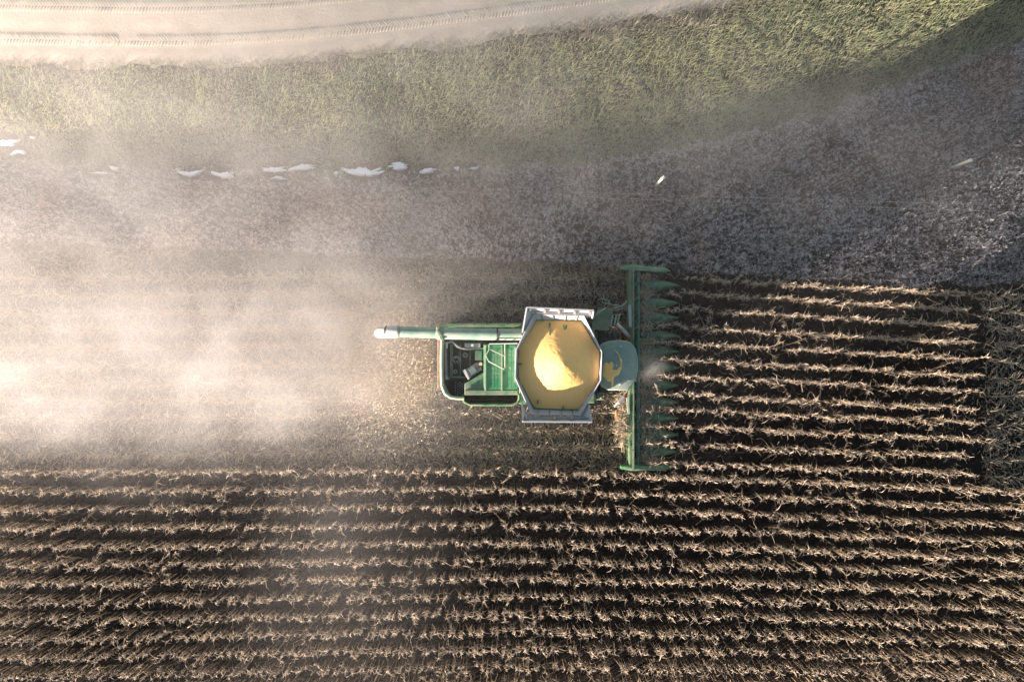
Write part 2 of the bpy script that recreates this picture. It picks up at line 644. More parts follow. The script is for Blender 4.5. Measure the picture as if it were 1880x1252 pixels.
# upright tufts, each a stem with a ragged seed head
x, y = weed_zone(95000)
keep = rng.rand(len(x)) < 0.45 + 0.7 * noise2(x, y, 1.1, 43)
x, y = x[keep], y[keep]
n = len(x)
print('weeds', n)
hgt = 0.3 + 0.35 * noise2(x, y, 1.6, 44) + 0.28 * rng.rand(n)
tone = np.clip(noise2(x, y, 2.5, 46) * 0.45 + 0.55 * rng.rand(n), 0, 1)
c = mixc((0.24, 0.21, 0.205), (0.55, 0.50, 0.49), tone)
warm = np.clip((noise2(x, y, 2.2, 47) - 0.62) * 4, 0, 1)[:, None]
c = c * (1 - warm) + c * np.array([1.12, 0.92, 0.82]) * warm
zb = zf(x, y)
az0 = rng.uniform(0, 6.283, n)
ln = rng.uniform(0.05, 0.22, n)
hx2, hy2 = x + ln * np.cos(az0), y + ln * np.sin(az0)
parts.append(ribbons(np.stack([x, y, zb - 0.02], 1), az0, hgt, np.full(n, 0.014), np.full(n, 1.3), -0.15 * np.ones(n), 1, c * 0.7))
for k in range(5):
    az = az0 + k * 1.26 + rng.randn(n) * 0.4
    bz = zb + hgt * rng.uniform(0.72, 0.98, n)
    parts.append(ribbons(np.stack([x + 0.10 * np.cos(az0) * hgt + 0.025 * rng.randn(n), y + 0.10 * np.sin(az0) * hgt + 0.025 * rng.randn(n), bz], 1), az, rng.uniform(0.04, 0.11, n), rng.uniform(0.012, 0.026, n), rng.uniform(0.0, 1.1, n), -rng.uniform(0, 0.7, n), 1, c * rng.uniform(0.8, 1.2, n)[:, None], taper=0.5))
V, Q, T = join(parts)
o = np_mesh('dry_weeds', V, Q, 'weed', T)
tag(o, 'dense grey-purple dry weeds between the corn field and the ditch', 'weeds', kind='stuff')

# ------------------------------------------------------------------ corn rows
ZT = 1.5     # height of the sunlit plant tops


def row_lower(k, u):
    a = np.array([-160, 100, 940, 1380, 1780, 2050])
    b0 = np.array([871, 871, 869.6, 886, 902.5, 912])
    s = np.array([34.4, 34.3, 32.9, 31.8, 31.4, 31.2])
    return np.interp(u, a, b0 + s * k)


UP = [np.array([507, 533, 565.5, 597, 627, 660, 691, 723, 752.6, 784, 818, 853.6]),
      np.array([513, 540, 569, 604, 634, 664.6, 695, 728.5, 757, 789, 823, 856]),
      np.array([541.5, 569, 597.5, 631, 660, 692, 720.5, 752.5, 779, 810, 841, 873])]


def row_upper(j, u):
    return np.interp(u, [1242, 1300, 1811], [UP[0][j], UP[1][j], UP[2][j]])


def corn_row(us, vs, label, seed, hscale=1.0):
    """us, vs: pixel line of the plant tops"""
    w = np.array([P(u, v, ZT)[:2] for u, v in zip(us, vs)])
    d = np.concatenate([[0], np.cumsum(np.hypot(*np.diff(w, axis=0).T))])
    s = np.arange(0, d[-1], 0.165)
    s = s + rng.randn(len(s)) * 0.035
    gap = rng.rand(len(s)) > 0.03 + 0.25 * (noise2(s, s * 0 + seed * 7.7, 0.5, 53) > 0.8)
    s = s[gap]
    x = np.interp(s, d, w[:, 0]) + rng.randn(len(s)) * 0.03
    y = np.interp(s, d, w[:, 1])
    # smooth wander of the row
    y = y + 0.07 * (noise2(x, np.full_like(x, seed * 3.1), 1.8, 50) - 0.5) + rng.randn(len(s)) * 0.03
    n = len(s)
    root = empty('corn_row', (float(x[0]), float(y[0]), 0.0))
    tag(root, label, 'corn row', 'standing dry corn rows')
    h = (1.36 + 0.15 * rng.randn(n) + 0.18 * (noise2(x, y, 0.9, 51) - 0.5)) * hscale
    az = rng.uniform(0, 6.283, n)
    lean = np.abs(rng.randn(n)) * 0.07
    broken = rng.rand(n) < 0.08
    lean = np.where(broken, rng.uniform(0.35, 0.95, n), lean)
    z0 = zf(x, y) - 0.03
    foot = np.stack([x, y, z0], 1)
    up = np.stack([np.sin(lean) * np.cos(az), np.sin(lean) * np.sin(az), np.cos(lean)], 1)
    dry = rng.rand(n)
    cs = mixc((0.20, 0.145, 0.085), (0.36, 0.28, 0.185), dry)
    # stalks: three flat faces twisted round, bent a little
    st = []
    for k in range(2):
        a = az + k * 1.57
        side = np.stack([np.cos(a), np.sin(a), np.zeros(n)], 1)
        ring = []
        for tt, wd in ((0, 0.015), (0.6, 0.012), (1.0, 0.006)):
            bend = np.stack([np.cos(az + 1), np.sin(az + 1), np.zeros(n)], 1) * (0.12 * tt * tt * rng.randn(n))[:, None]
            c0 = foot + up * (h * tt)[:, None] + bend * 0.3
            ring.append((c0 - side * wd, c0 + side * wd))
        Vv = np.stack([np.stack(r, 1) for r in ring], 1).reshape(-1, 3)
        idx = np.arange(n)[:, None] * 6 + np.arange(2)[None, :] * 2
        Qq = np.stack([idx, idx + 1, idx + 3, idx + 2], -1).reshape(-1, 4)
        st.append((Vv, Qq, np.repeat(cs, 6, axis=0)))
    V, Q, T = join(st)
    o = np_mesh('stalks', V, Q, 'corn', T, root)
    o['kind'] = 'stuff'
    lv = []
    for k in range(10):
        f = 0.45 + 0.55 * (k + rng.rand(n)) / 10
        b0 = foot + up * (h * f)[:, None]
        a = np.where(rng.rand(n) < 0.6, np.where(rng.rand(n) < 0.5, 0.0, np.pi) + 0.55 * rng.randn(n), az + k * 2.6 + rng.randn(n) * 0.7)
        ln = rng.uniform(0.16, 0.36, n) * (1.05 - 0.3 * f)
        ln = np.where(rng.rand(n) < 0.07, rng.uniform(0.45, 0.75, n), ln)
        c = mixc((0.13, 0.095, 0.06), (0.58, 0.445, 0.325), np.clip(0.25 + 0.6 * rng.rand(n) + 0.15 * rng.randn(n), 0, 1))
        ok = rng.rand(n) < 0.88
        lv.append(ribbons(b0[ok], a[ok], ln[ok], rng.uniform(0.018, 0.042, n)[ok], rng.uniform(0.7, 1.4, n)[ok], -rng.uniform(2.0, 3.6, n)[ok], 3, c[ok], taper=0.2, twist=0.5, wob=0.35))
    V, Q, T = join(lv)
    o = np_mesh('leaves', V, Q, 'corn', T, root)
    o['kind'] = 'stuff'
    tl = []
    top = foot + up * (h * 0.985)[:, None]
    for k in range(4):
        c = mixc((0.46, 0.36, 0.27), (0.68, 0.56, 0.43), rng.rand(n))
        tl.append(ribbons(top, rng.uniform(0, 6.283, n), rng.uniform(0.10, 0.26, n), rng.uniform(0.010, 0.019, n), rng.uniform(0.2, 1.4, n), -rng.uniform(0.2, 1.2, n), 2, c, taper=0.5))
    V, Q, T = join(tl)
    o = np_mesh('tassels', V, Q, 'corn', T, root)
    o['kind'] = 'stuff'


ORD = ['first', 'second', 'third', 'fourth', 'fifth', 'sixth', 'seventh', 'eighth', 'ninth', 'tenth', 'eleventh', 'twelfth', 'thirteenth', 'fourteenth', 'fifteenth']
starts = [1262, 1232, 1222, 1216, 1206, 1205, 1205, 1205, 1196, 1188, 1188, 1190]
for j in range(12):
    e = 1806 + rng.uniform(-16, 22)
    us = np.linspace(starts[j], e, 24)
    corn_row(us, row_upper(j, us), f'uncut corn row right of the header, {ORD[j]} down from the weeds', j)
for k in range(15):
    us = np.linspace(-160, 2050, 60)
    nm = f'full-width standing corn row, {ORD[k]} below the corn header' if k < 14 else 'full-width standing corn row cut off by the bottom edge'
    corn_row(us, row_lower(k, us), nm, 20 + k)

# ------------------------------------------------------------------ harvested ground: stubble and residue
def uv_of(x, y):
    return CX + x * F / H, CY - y * F / H


x, y = scatter(150000, -28, 30, -7.2, 5.6)
u, v = uv_of(x, y)
vt = CY - yc(C_E, x) * F / H
low_edge = row_lower(0, u) - 6
cut_left = (v > vt - 8) & (v < low_edge) & (u < 1195)
head = (u > 1805) & (v > vt) & (v < 884 + (u - 1811) * 0.05 + 8)
strip = (u >= 1150) & (v > vt - 4) & (v < row_upper(0, u) - 14)
between = (u >= 1195) & (u <= 1810) & (v >= row_upper(0, u) - 14) & (v < low_edge) & (rng.rand(len(u)) < 0.06)
under = (v > low_edge) & (rng.rand(len(u)) < 0.04)
keep = cut_left | head | strip | between | under
dens = 0.45 + 0.75 * noise2(x, y, 0.5, 60) * 1.0
keep &= rng.rand(len(x)) < np.where(head, dens * 0.6, dens)
x, y, u, v = x[keep], y[keep], u[keep], v[keep]
n = len(x)
print('residue', n)
fresh = np.exp(-(((u - 690) / 170) ** 2 + ((v - 650) / 140) ** 2))
c = mixc((0.07, 0.055, 0.04), (0.46, 0.365, 0.255), np.clip(0.02 + 0.8 * rng.rand(n) ** 1.4 + 0.35 * fresh, 0, 1))
greeny = (noise2(x, y, 1.5, 61) > 0.55) & (v < 512) & (u > 330) & (rng.rand(n) < 0.7)
c = np.where(greeny[:, None], mixc((0.07, 0.08, 0.03), (0.16, 0.15, 0.06), rng.rand(n)), c)
base = np.stack([x, y, zf(x, y) + 0.16 * rng.rand(n) ** 2], 1)
V, Q, T = ribbons(base, rng.uniform(0, 6.283, n), rng.uniform(0.10, 0.46, n), rng.uniform(0.016, 0.05, n), rng.uniform(-0.1, 0.95, n), -rng.uniform(0.0, 1.3, n), 2, c, taper=0.6, twist=0.5, wob=0.3)
o = np_mesh('corn_residue', V, Q, 'straw', T)
tag(o, 'tan chopped corn residue littering the harvested ground', 'residue', kind='stuff')

# stubble: short cut stalks still in their rows
SB = [511, 542, 576, 606, 639, 671, 703, 736, 768, 800, 832]
sx, sy = [], []
for k, vv in enumerate(SB):
    uu = np.arange(-180, 1150, 4.2)
    sx.append(uu + rng.randn(len(uu)) * 1.5)
    sy.append(vv + (np.array(UP[0][min(k, 11)]) - vv + 2) * np.clip((uu - 300) / 850, 0, 1) + rng.randn(len(uu)) * 1.8)
for vv in np.array(UP[2]):
    uu = np.arange(1815, 2080, 11.0)
    sx.append(uu + rng.randn(len(uu)) * 1.5)
    sy.append(vv + 3 + (uu - 1815) * 0.03 + rng.randn(len(uu)) * 1.8)
u, v = np.concatenate(sx), np.concatenate(sy)
x, y = (u - CX) * H / F, -(v - CY) * H / F
parts = []
n = len(x)
for k in range(6):
    c = mixc((0.28, 0.215, 0.14), (0.56, 0.46, 0.32), rng.rand(n))
    b0 = np.stack([x + 0.03 * rng.randn(n), y + 0.03 * rng.randn(n), zf(x, y) - 0.02], 1)
    parts.append(ribbons(b0, rng.uniform(0, 6.283, n), rng.uniform(0.28, 0.6, n), np.full(n, 0.036), rng.uniform(0.6, 1.5, n), -rng.uniform(0, 1.0, n), 2, c, taper=0.6))
V, Q, T = join(parts)
o = np_mesh('corn_stubble', V, Q, 'straw', T)
tag(o, 'short pale corn stubble standing in lines on harvested ground', 'stubble', kind='stuff')

# chaff in the air behind the combine
n = 34000
a = rng.randn(n) * 0.6
r = rng.gamma(2.3, 1.35, n)
hx, hy, _ = P(800, 662, 1.6)
x, y = hx - r * np.cos(a), hy + r * np.sin(a) + rng.uniform(-1.2, 1.2, n)
z = np.clip(1.7 - 0.16 * r - 0.02 * r * r + 0.35 * rng.randn(n), 0.12, 3)
c = mixc((0.30, 0.235, 0.165), (0.50, 0.41, 0.30), rng.rand(n))
V, Q, T = ribbons(np.stack([x, y, z], 1), rng.uniform(0, 6.283, n), rng.uniform(0.04, 0.2, n), rng.uniform(0.008, 0.03, n), rng.uniform(-1, 1, n), rng.uniform(-1, 1, n), 2, c, taper=0.6)
o = np_mesh('flying_chaff', V, Q, 'chaff', T)
tag(o, 'pale chaff blown out behind the combine harvester', 'chaff', kind='stuff')


# ------------------------------------------------------------------ combine harvester
root = empty('combine_harvester', P(960, 668, 0.0))
tag(root, 'green combine harvester with full grain tank cutting the corn', 'combine harvester')
R = root


def bar_px(mb, a, b2, w, h=None):
    return mb.bar(P(*a), P(*b2), w, h)


# chassis, engine bay
ZB = 3.55
outl = [(812, 606), (953, 606), (1098, 612), (1098, 728), (953, 726), (826, 726), (812, 712)]
MB().pprism(outl, 2.35, 0.95).build('chassis', 'dark', R, 0.03)
MB().pbox(803, 622, 809, 712, 2.6, 1.0).build('rear_spreader', 'rust', R, 0.02)
MB().pbox(797, 700, 812, 716, 1.6, 1.0).build('spreader_bracket', 'green_dusty', R, 0.02)
# tank lower body under the extensions
MB().pprism([(953, 600), (1092, 604), (1092, 740), (953, 742)], 3.2, 2.35).build('tank_body', 'green_dusty', R, 0.04)
# left shield with its curved top rail
m = MB()
m.pprism([(822, 593), (958, 593), (958, 600), (822, 600), (814, 606), (810, 606), (812, 599)], ZB, 1.5)
m.build('side_shield', 'green', R, 0.03)
# hood rim: bent tube round the rear
pth = [(955, 604), (900, 604), (830, 604), (818, 609), (812, 622), (811, 650), (811, 690), (812, 708), (817, 722), (827, 729), (840, 731), (852, 731)]
m = MB()
m.tube([P(u, v, ZB + 0.02) for u, v in pth[4:]], 0.075, 10)
m.build('hood_rim', 'green_pale', R, 0, True)
m = MB()
for (a, c) in zip(pth[3:-1], pth[4:]):
    A, C = Vector(P(*a, ZB - 0.05)), Vector(P(*c, ZB - 0.05))
    m.bar((A.x, A.y, 2.9), (C.x, C.y, 2.9), 0.05, 1.15)
m.build('rear_hood', 'green_dusty', R)
# engine bay contents
MB().pbox(824, 624, 890, 728, 2.52, 2.36).build('bay_floor', 'dark', R)
for u in (845, 863):
    bar_px(MB(), (u, 632, 3.1), (u, 692, 3.1), 0.05, 0.06).build('bay_bar', 'green', R)
bar_px(MB(), (822, 692, 3.12), (868, 693, 3.12), 0.06, 0.07).build('bay_bar', 'green', R)
bar_px(MB(), (829, 632, 2.9), (829, 690, 2.9), 0.12, 0.10).build('bay_bar', 'green_dusty', R)
pl = MB().pbox(833, 700, 856, 726, 2.75, 2.68).build('perforated_plate', 'dark', R)
k = 0
for i in range(5):
    for j in range(5):
        uu, vv = 836 + i * 4.2, 703 + j * 4.6 + (i % 2) * 2
        MB().tube([P(uu, vv, 2.74), P(uu, vv, 2.775)], 0.028, 8).build('boss', 'steel', pl)
# filter box turned about 33 degrees
cx, cy, _ = P(868, 680, 3.3)
ca, sa = math.cos(math.radians(33)), math.sin(math.radians(33))


def rot(dx, dy):
    return (cx + dx * ca - dy * sa, cy + dx * sa + dy * ca)


m = MB().prism([rot(-0.36, -0.2), rot(0.36, -0.2), rot(0.36, 0.2), rot(-0.36, 0.2)], 2.52, 3.3)
fb = m.build('air_filter_box', 'steel', R, 0.03)
MB().prism([rot(-0.16, -0.15), rot(0.14, -0.15), rot(0.14, 0.14), rot(-0.16, 0.14)], 3.29, 3.36).build('filter_lid', 'white_dust', fb, 0.02)
MB().prism([rot(-0.38, -0.23), rot(-0.25, -0.23), rot(-0.25, 0.23), rot(-0.38, 0.23)], 2.9, 3.335).build('filter_clamp', 'white_dust', fb, 0.01)
m = MB()
c0 = rot(0.26, 0.0)
m.tube([(c0[0], c0[1], 3.25), (c0[0], c0[1], 3.42)], 0.08, 12)
m.build('filter_inlet', 'dark', fb, 0, True)
# pipes and boxes along the top of the bay
MB().tube([P(818, 630, 3.3), P(830, 627, 3.35), P(840, 636, 3.35), P(848, 640, 3.3), P(888, 640, 3.3)], 0.05, 8).build('coolant_pipe', 'steel', R, 0, True)
bx = MB().pbox(853, 630, 882, 638, 3.4, 2.9).build('control_box', 'steel', R, 0.015)
MB().tube([P(867, 634, 3.39), P(867, 634, 3.45)], 0.06, 10).build('cap', 'white', bx, 0, True)
MB().pbox(872, 644, 885, 662, 3.3, 2.7).build('battery_box', 'green_pale', R, 0.02)
MB().tube([P(819, 628, 3.3), P(820, 640, 3.3)], [0.10, 0.05], 10).build('funnel', 'white_dust', R, 0, True)
MB().bar(P(818, 640, 3.2), P(820, 694, 3.2), 0.10, 0.06).build('edge_rail', 'steel', R)
MB().pprism([(818, 688), (825, 696), (818, 697)], 3.25, 3.2).build('gusset', 'white_dust', R)
MB().bar(P(816, 706, 3.3), P(825, 725, 3.3), 0.05, 0.05).build('edge_rail', 'green_pale', R)
# belts, hoses, exhaust and lamps
for u, v, rr_ in ((838, 660, 0.17), (854, 652, 0.12), (836, 682, 0.10)):
    pu = MB().tube([P(u, v, 2.55), P(u, v, 2.85)], rr_, 16).build('pulley', 'steel', R, 0, True)
    MB().tube([P(u, v, 2.84), P(u, v, 2.9)], rr_ * 0.35, 8).build('hub', 'dark', pu, 0, True)
MB().tube([P(838, 654, 2.75), P(848, 648, 2.78), P(856, 648, 2.75)], 0.025, 6).build('belt', 'black', R, 0, True)
for k in range(4):
    MB().tube([P(824 + k * 5, 640 + k * 3, 2.6), P(830 + k * 6, 664, 2.95), P(842 + k * 5, 676, 3.0), P(858 + k * 3, 700, 2.7)], 0.022, 6).build('hose', 'black', R, 0, True)
ex_ = MB().tube([P(884, 668, 2.6), P(884, 668, 3.55), P(882, 668, 3.68)], 0.075, 12).build('exhaust_pipe', 'rust', R, 0, True)
for v in (628, 705):
    MB().pbox(806, v, 809.5, v + 7, 3.3, 3.1).build('tail_lamp', 'red', R, 0.01)
for u in (845, 868, 892, 930):
    MB().tube([P(u, 596.5, 3.54), P(u, 596.5, 3.58)], 0.03, 8).build('bolt', 'steel', R, 0, True)
# engine cover deck
ZK = 3.7
dk = MB().pbox(888, 632, 951, 716, ZK, 2.4).build('engine_deck', 'green_deck', R, 0.03)
for u in (891, 921):
    MB().bar(P(u, 634, ZK + 0.02), P(u, 717, ZK + 0.02), 0.06, 0.05).build('deck_rail', 'green_pale', dk)
# raised non-slip squares on the deck
for i in range(4):
    for j in range(9):
        uu, vv = 896 + i * 6.2, 640 + j * 8.2
        MB().pbox(uu, vv, uu + 4.6, vv + 6.4, ZK + 0.006, ZK - 0.01).build('tread_plate', 'green_deck', dk)
for i in range(3):
    for j in range(9):
        uu, vv = 926 + i * 7.2, 640 + j * 8.2
        MB().pbox(uu, vv, uu + 5.4, vv + 6.4, ZK + 0.006, ZK - 0.01).build('tread_plate', 'green_deck', dk)
st = MB().pprism([(853, 704), (888, 684), (888, 717), (853, 717)], ZK - 0.12, 2.4).build('deck_step', 'green_dusty', R, 0.02)
MB().tube([P(863, 710, ZK - 0.12), P(863, 710, ZK - 0.02)], 0.05, 10).build('filler_cap', 'steel', st, 0, True)
MB().pbox(853, 716.5, 951, 725, ZK + 0.015, 3.3).build('deck_edge', 'green_dusty', R, 0.02)
# handrails on the deck
m = MB()
hz = ZK + 0.55
pts = [(898, 631, hz), (950, 630, hz)]
m.tube([P(*p) for p in pts], 0.03, 8)
for u in (899, 915, 932, 949):
    m.tube([P(u, 631, hz), (P(u, 631, hz)[0], P(u, 631, hz)[1], ZK)], 0.022, 6)
m.build('hand_rail', 'grey_panel', R, 0, True)
m = MB()
hx_ = [(898, 632), (927, 632), (927, 678), (897, 664), (892, 653), (899, 641), (927, 655)]
loop = [P(u, v, ZK + 0.42) for u, v in hx_[:5]]
m.tube([P(898, 632, ZK + .45), P(898, 642, ZK + .45), P(892, 653, ZK + .45), P(897, 663, ZK + .45), P(926, 678, ZK + .45), P(927, 676, ZK + .45), P(927, 632, ZK + .45)], 0.022, 6)
m.tube([P(899, 641, ZK + .45), P(927, 654, ZK + .45)], 0.018, 6)
for u, v in ((898, 634), (893, 655), (926, 677), (927, 634)):
    a = P(u, v, ZK + .45)
    m.tube([a, (a[0], a[1], ZK)], 0.02, 6)
m.build('hand_rail', 'green_pale', R, 0, True)
MB().bar(P(946, 637, ZK + 0.3), P(946, 700, ZK + 0.3), 0.05, 0.6).build('tank_rail', 'grey_panel', R)
# flared open side panel
inner = [(849, 726), (852, 735), (859, 741), (943, 742), (950, 737), (952, 726)]
m = MB()
m.tube([P(u, v, 3.2) for u, v in [(849, 723), (849, 731), (853, 738), (862, 742.5), (940, 743), (949, 740), (953, 733), (953, 724)]], 0.055, 8)
m.build('panel_rim', 'green', R, 0, True)
m = MB()
prev = None
ring_t = [P(u, v, 3.18) for u, v in [(849, 723), (849, 731), (853, 738), (862, 742.5), (940, 743), (949, 740), (953, 733), (953, 724)]]
for a, c in zip(ring_t[:-1], ring_t[1:]):
    m.bar((a[0], a[1], 2.4), (c[0], c[1], 2.4), 0.04, 1.55)
m.build('side_panel', 'green', R)
MB().pprism([(849, 723), (849, 731), (853, 738), (862, 742), (940, 742), (949, 739), (953, 733), (953, 723)], 2.0, 1.9).build('panel_floor', 'dark', R)
MB().bar(P(858, 734, 2.6), P(945, 734, 2.6), 0.05, 0.08).build('panel_bar', 'dark', R)
MB().bar(P(862, 744.5, 2.2), P(940, 744.8, 2.2), 0.05, 0.05).build('panel_lip', 'rust', R)

# grain tank: green lower walls, grey flared extension panels
ZR, ZG = 4.6, 4.05
rim = [(948, 642), (980, 577), (1072, 580), (1105, 646), (1103, 698), (1065, 762), (976, 761), (946, 693)]
mid = [(952, 643), (985, 588), (1066, 590), (1100, 648), (1098, 698), (1061, 753), (980, 751), (950.5, 692)]
low = [(957, 645), (990, 600), (1060, 601), (1093, 650), (1092, 696), (1056, 742), (985, 741), (956, 691)]
tank = MB()
n8 = 8
for i in range(8):
    j = (i + 1) % 8
    a, c = P(*mid[i], 4.28), P(*mid[j], 4.28)
    d, e = P(*low[j], 3.3), P(*low[i], 3.3)
    tank.add([a, c, d, e], [(0, 1, 2, 3)])
tk = tank.build('grain_tank', 'green', R)
md = tk.modifiers.new('thick', 'SOLIDIFY')
md.thickness = 0.03
for i in range(8):
    j = (i + 1) % 8
    ro = [P(*rim[i], ZR), P(*rim[j], ZR)]
    mi = [P(*mid[i], 4.24), P(*mid[j], 4.24)]
    cxy = Vector(P(1025, 670, 4.4))
    m = MB()
    vs = []
    for p in (ro[0], ro[1], mi[1], mi[0]):
        q = Vector(p)
        o_ = (q - cxy)
        o_.z = 0
        o_ = o_.normalized() * 0.035
        vs += [tuple(q), tuple(q + o_)]
    m.add(vs, [(0, 2, 4, 6), (7, 5, 3, 1), (0, 1, 3, 2), (2, 3, 5, 4), (4, 5, 7, 6), (6, 7, 1, 0)])
    pn = m.build('extension_panel', 'grey_panel', tk)
    # rim tube on the straight edges
    MB().tube([ro[0], ro[1]], 0.018, 6).build('rim_tube', 'grey_panel', tk, 0, True)
    if i in (1, 5):
        for f in (0.14, 0.38, 0.64, 0.88):
            A = Vector(ro[0]).lerp(Vector(ro[1]), f)
            B = Vector(mi[0]).lerp(Vector(mi[1]), f)
            dd = (Vector((cxy.x, cxy.y, 0)) - Vector((A.x, A.y, 0))).normalized() * 0.03
            MB().bar(A + dd, B + dd + (B - A) * 0.35, 0.035, 0.03).build('rib', 'green_dusty', tk)
# fold-out cover ledges on both sides
for nm, q, lip in (('top', [(967, 564), (1090, 569.5), (1086, 583), (982, 579), (963, 606), (958, 612)], (563, 569)), ('bot', [(958, 738), (966, 757), (976, 764), (1066, 764), (1080, 742), (1087, 775), (960, 775)], None)):
    zz = [4.86, 4.86, 4.50, 4.50, 4.52, 4.55] if nm == 'top' else [4.52, 4.50, 4.48, 4.48, 4.52, 4.84, 4.84]
    pq = [P(u, v, z) for (u, v), z in zip(q, zz)]
    k_ = len(q)
    cv = MB().add(pq + [(p[0], p[1], p[2] - 0.05) for p in pq], [tuple(range(k_)), tuple(range(k_, 2 * k_))[::-1]] + [(i, i + k_, (i + 1) % k_ + k_, (i + 1) % k_) for i in range(k_)]).build('tank_cover', 'grey_panel', tk)
    if nm == 'top':
        MB().bar(P(967, 564.5, 4.9), P(1090, 570, 4.9), 0.06, 0.14).build('cover_lip', 'grey_panel', cv)
        MB().bar(P(967, 564, 4.9), P(959, 610, 4.6), 0.06, 0.12).build('cover_lip', 'grey_panel', cv)
        MB().bar(P(1089, 570, 4.9), P(1087, 583, 4.55), 0.06, 0.12).build('cover_lip', 'grey_panel', cv)
        MB().bar(P(976, 574, 4.70), P(1087, 578.5, 4.70), 0.045, 0.06).build('cover_lip', 'steel', cv)
        for u in (973, 1000, 1026, 1055, 1083):
            v = 565 + (u - 967) * 0.0447
            MB().bar(P(u, v + 2, 4.88), P(u, v + 8, 4.76), 0.08, 0.06).build('bracket', 'steel', cv)
    else:
        MB().bar(P(960, 774, 4.86), P(1087, 774.5, 4.86), 0.06, 0.14).build('cover_lip', 'grey_panel', cv)
        MB().bar(P(964, 766, 4.68), P(1082, 767, 4.68), 0.045, 0.06).build('cover_lip', 'steel', cv)
        MB().bar(P(959, 740, 4.55), P(960, 774, 4.86), 0.06, 0.12).build('cover_lip', 'grey_panel', cv)
        MB().bar(P(1081, 744, 4.55), P(1086, 774, 4.86), 0.06, 0.12).build('cover_lip', 'grey_panel', cv)
        for u in (966, 1018, 1050):
            MB().bar(P(u, 764, 4.6), P(u, 771, 4.82), 0.06, 0.06).build('bracket', 'steel', cv)
# small green levers standing in the grain
for (a, c) in (((1009, 593, 4.35), (1010, 616, 4.42)), ((1034, 596, 4.35), (1037, 606, 4.40)), ((951, 668, 4.4), (958, 668, 4.4)), ((987, 741, 4.33), (988, 735, 4.38)), ((1033, 752, 4.33), (1034, 746, 4.40)), ((1040, 597, 4.35), (1039, 604, 4.38))):
    MB().bar(P(*a), P(*c), 0.06, 0.08).build('lever', 'green', tk)

# unloading auger
ZA = 4.0
ag = MB()
ag.tube([P(727, 609, ZA), P(803, 611, ZA)], 0.235, 20)
ag = ag.build('unloading_auger', 'green_auger', R, 0, True)
MB().tube([P(812, 612, ZA), P(958, 614.5, ZA)], 0.25, 20).build('auger_tube', 'green_auger', ag, 0, True)
MB().tube([P(801, 611, ZA), P(804, 611, ZA), P(811, 611.5, ZA), P(815, 611.8, ZA)], [0.25, 0.29, 0.29, 0.25], 20).build('hinge_collar', 'green_dusty', ag, 0, True)
MB().bar(P(804, 599, ZA + 0.1), P(812, 624, ZA + 0.1), 0.16, 0.3).build('hinge_block', 'green_dusty', ag, 0.03)
MB().tube([P(912, 613.6, ZA), P(915, 613.6, ZA)], 0.275, 20).build('clamp_band', 'dark', ag, 0, True)
MB().tube([P(730, 609, ZA), P(733, 609, ZA)], 0.255, 20).build('clamp_band', 'steel', ag, 0, True)
bt = MB().tube([P(730, 609, ZA), P(716, 609.5, ZA), P(706, 610.5, ZA - 0.05), P(699, 611.5, ZA - 0.16), P(696, 612, ZA - 0.35)], [0.25, 0.25, 0.235, 0.22, 0.2], 18).build('spout', 'white_dust', ag, 0, True)
MB().tube([P(709, 598.5, ZA + 0.05), P(706, 604, ZA + 0.2), P(706, 612, ZA + 0.2), P(708, 617, ZA + 0.1)], 0.022, 6).build('spout_band', 'dark', bt, 0, True)

# cab
ZC = 3.75
roofo = [(1098, 640), (1106, 630), (1118, 626), (1140, 624), (1158, 628), (1168, 640), (1172, 660), (1172, 680), (1168, 698), (1160, 710), (1150, 718), (1136, 717), (1118, 717), (1106, 711), (1098, 700)]
rw = [P(u, v, ZC) for u, v in roofo]
cc = Vector(P(1135, 671, ZC))


def scale_ring(pts, s, z):
    return [(cc.x + (p[0] - cc.x) * s, cc.y + (p[1] - cc.y) * s, z) for p in pts]


cabo = MB().loft([scale_ring(rw, 0.8, 1.7), scale_ring(rw, 0.86, 2.4), scale_ring(rw, 0.88, 3.45)]).build('cab', 'glass', R)
rf = MB().loft([scale_ring(rw, 0.93, 3.44), scale_ring(rw, 1.0, 3.55), scale_ring(rw, 0.995, 3.68), scale_ring(rw, 0.95, 3.75), scale_ring(rw, 0.7, 3.80), scale_ring(rw, 0.3, 3.82)]).build('cab_roof', 'roof', cabo, 0, True)
MB().bar(P(1146, 664.5, 3.83), P(1171, 664, 3.72), 0.02, 0.03).build('roof_seam', 'green_dusty', cabo)
MB().bar(P(1152, 698, 3.81), P(1169, 699, 3.70), 0.02, 0.03).build('roof_seam', 'white', cabo)
for u, v in ((1140, 636), (1132, 671), (1138, 706)):
    MB().tube([P(u, v, 3.76), P(u, v, 3.9)], 0.03, 8).build('roof_bolt', 'white', cabo, 0, True)
for k in (0, 4, 9, 14):
    a, c = scale_ring(rw, 0.815, 1.7)[k], scale_ring(rw, 0.895, 3.45)[k]
    MB().bar(a, c, 0.09, 0.09).build('cab_pillar', 'dark', cabo)
MB().bar(P(1106, 645, 3.78), P(1106, 655, 3.78), 0.06, 0.2).build('roof_bracket', 'dark', cabo)

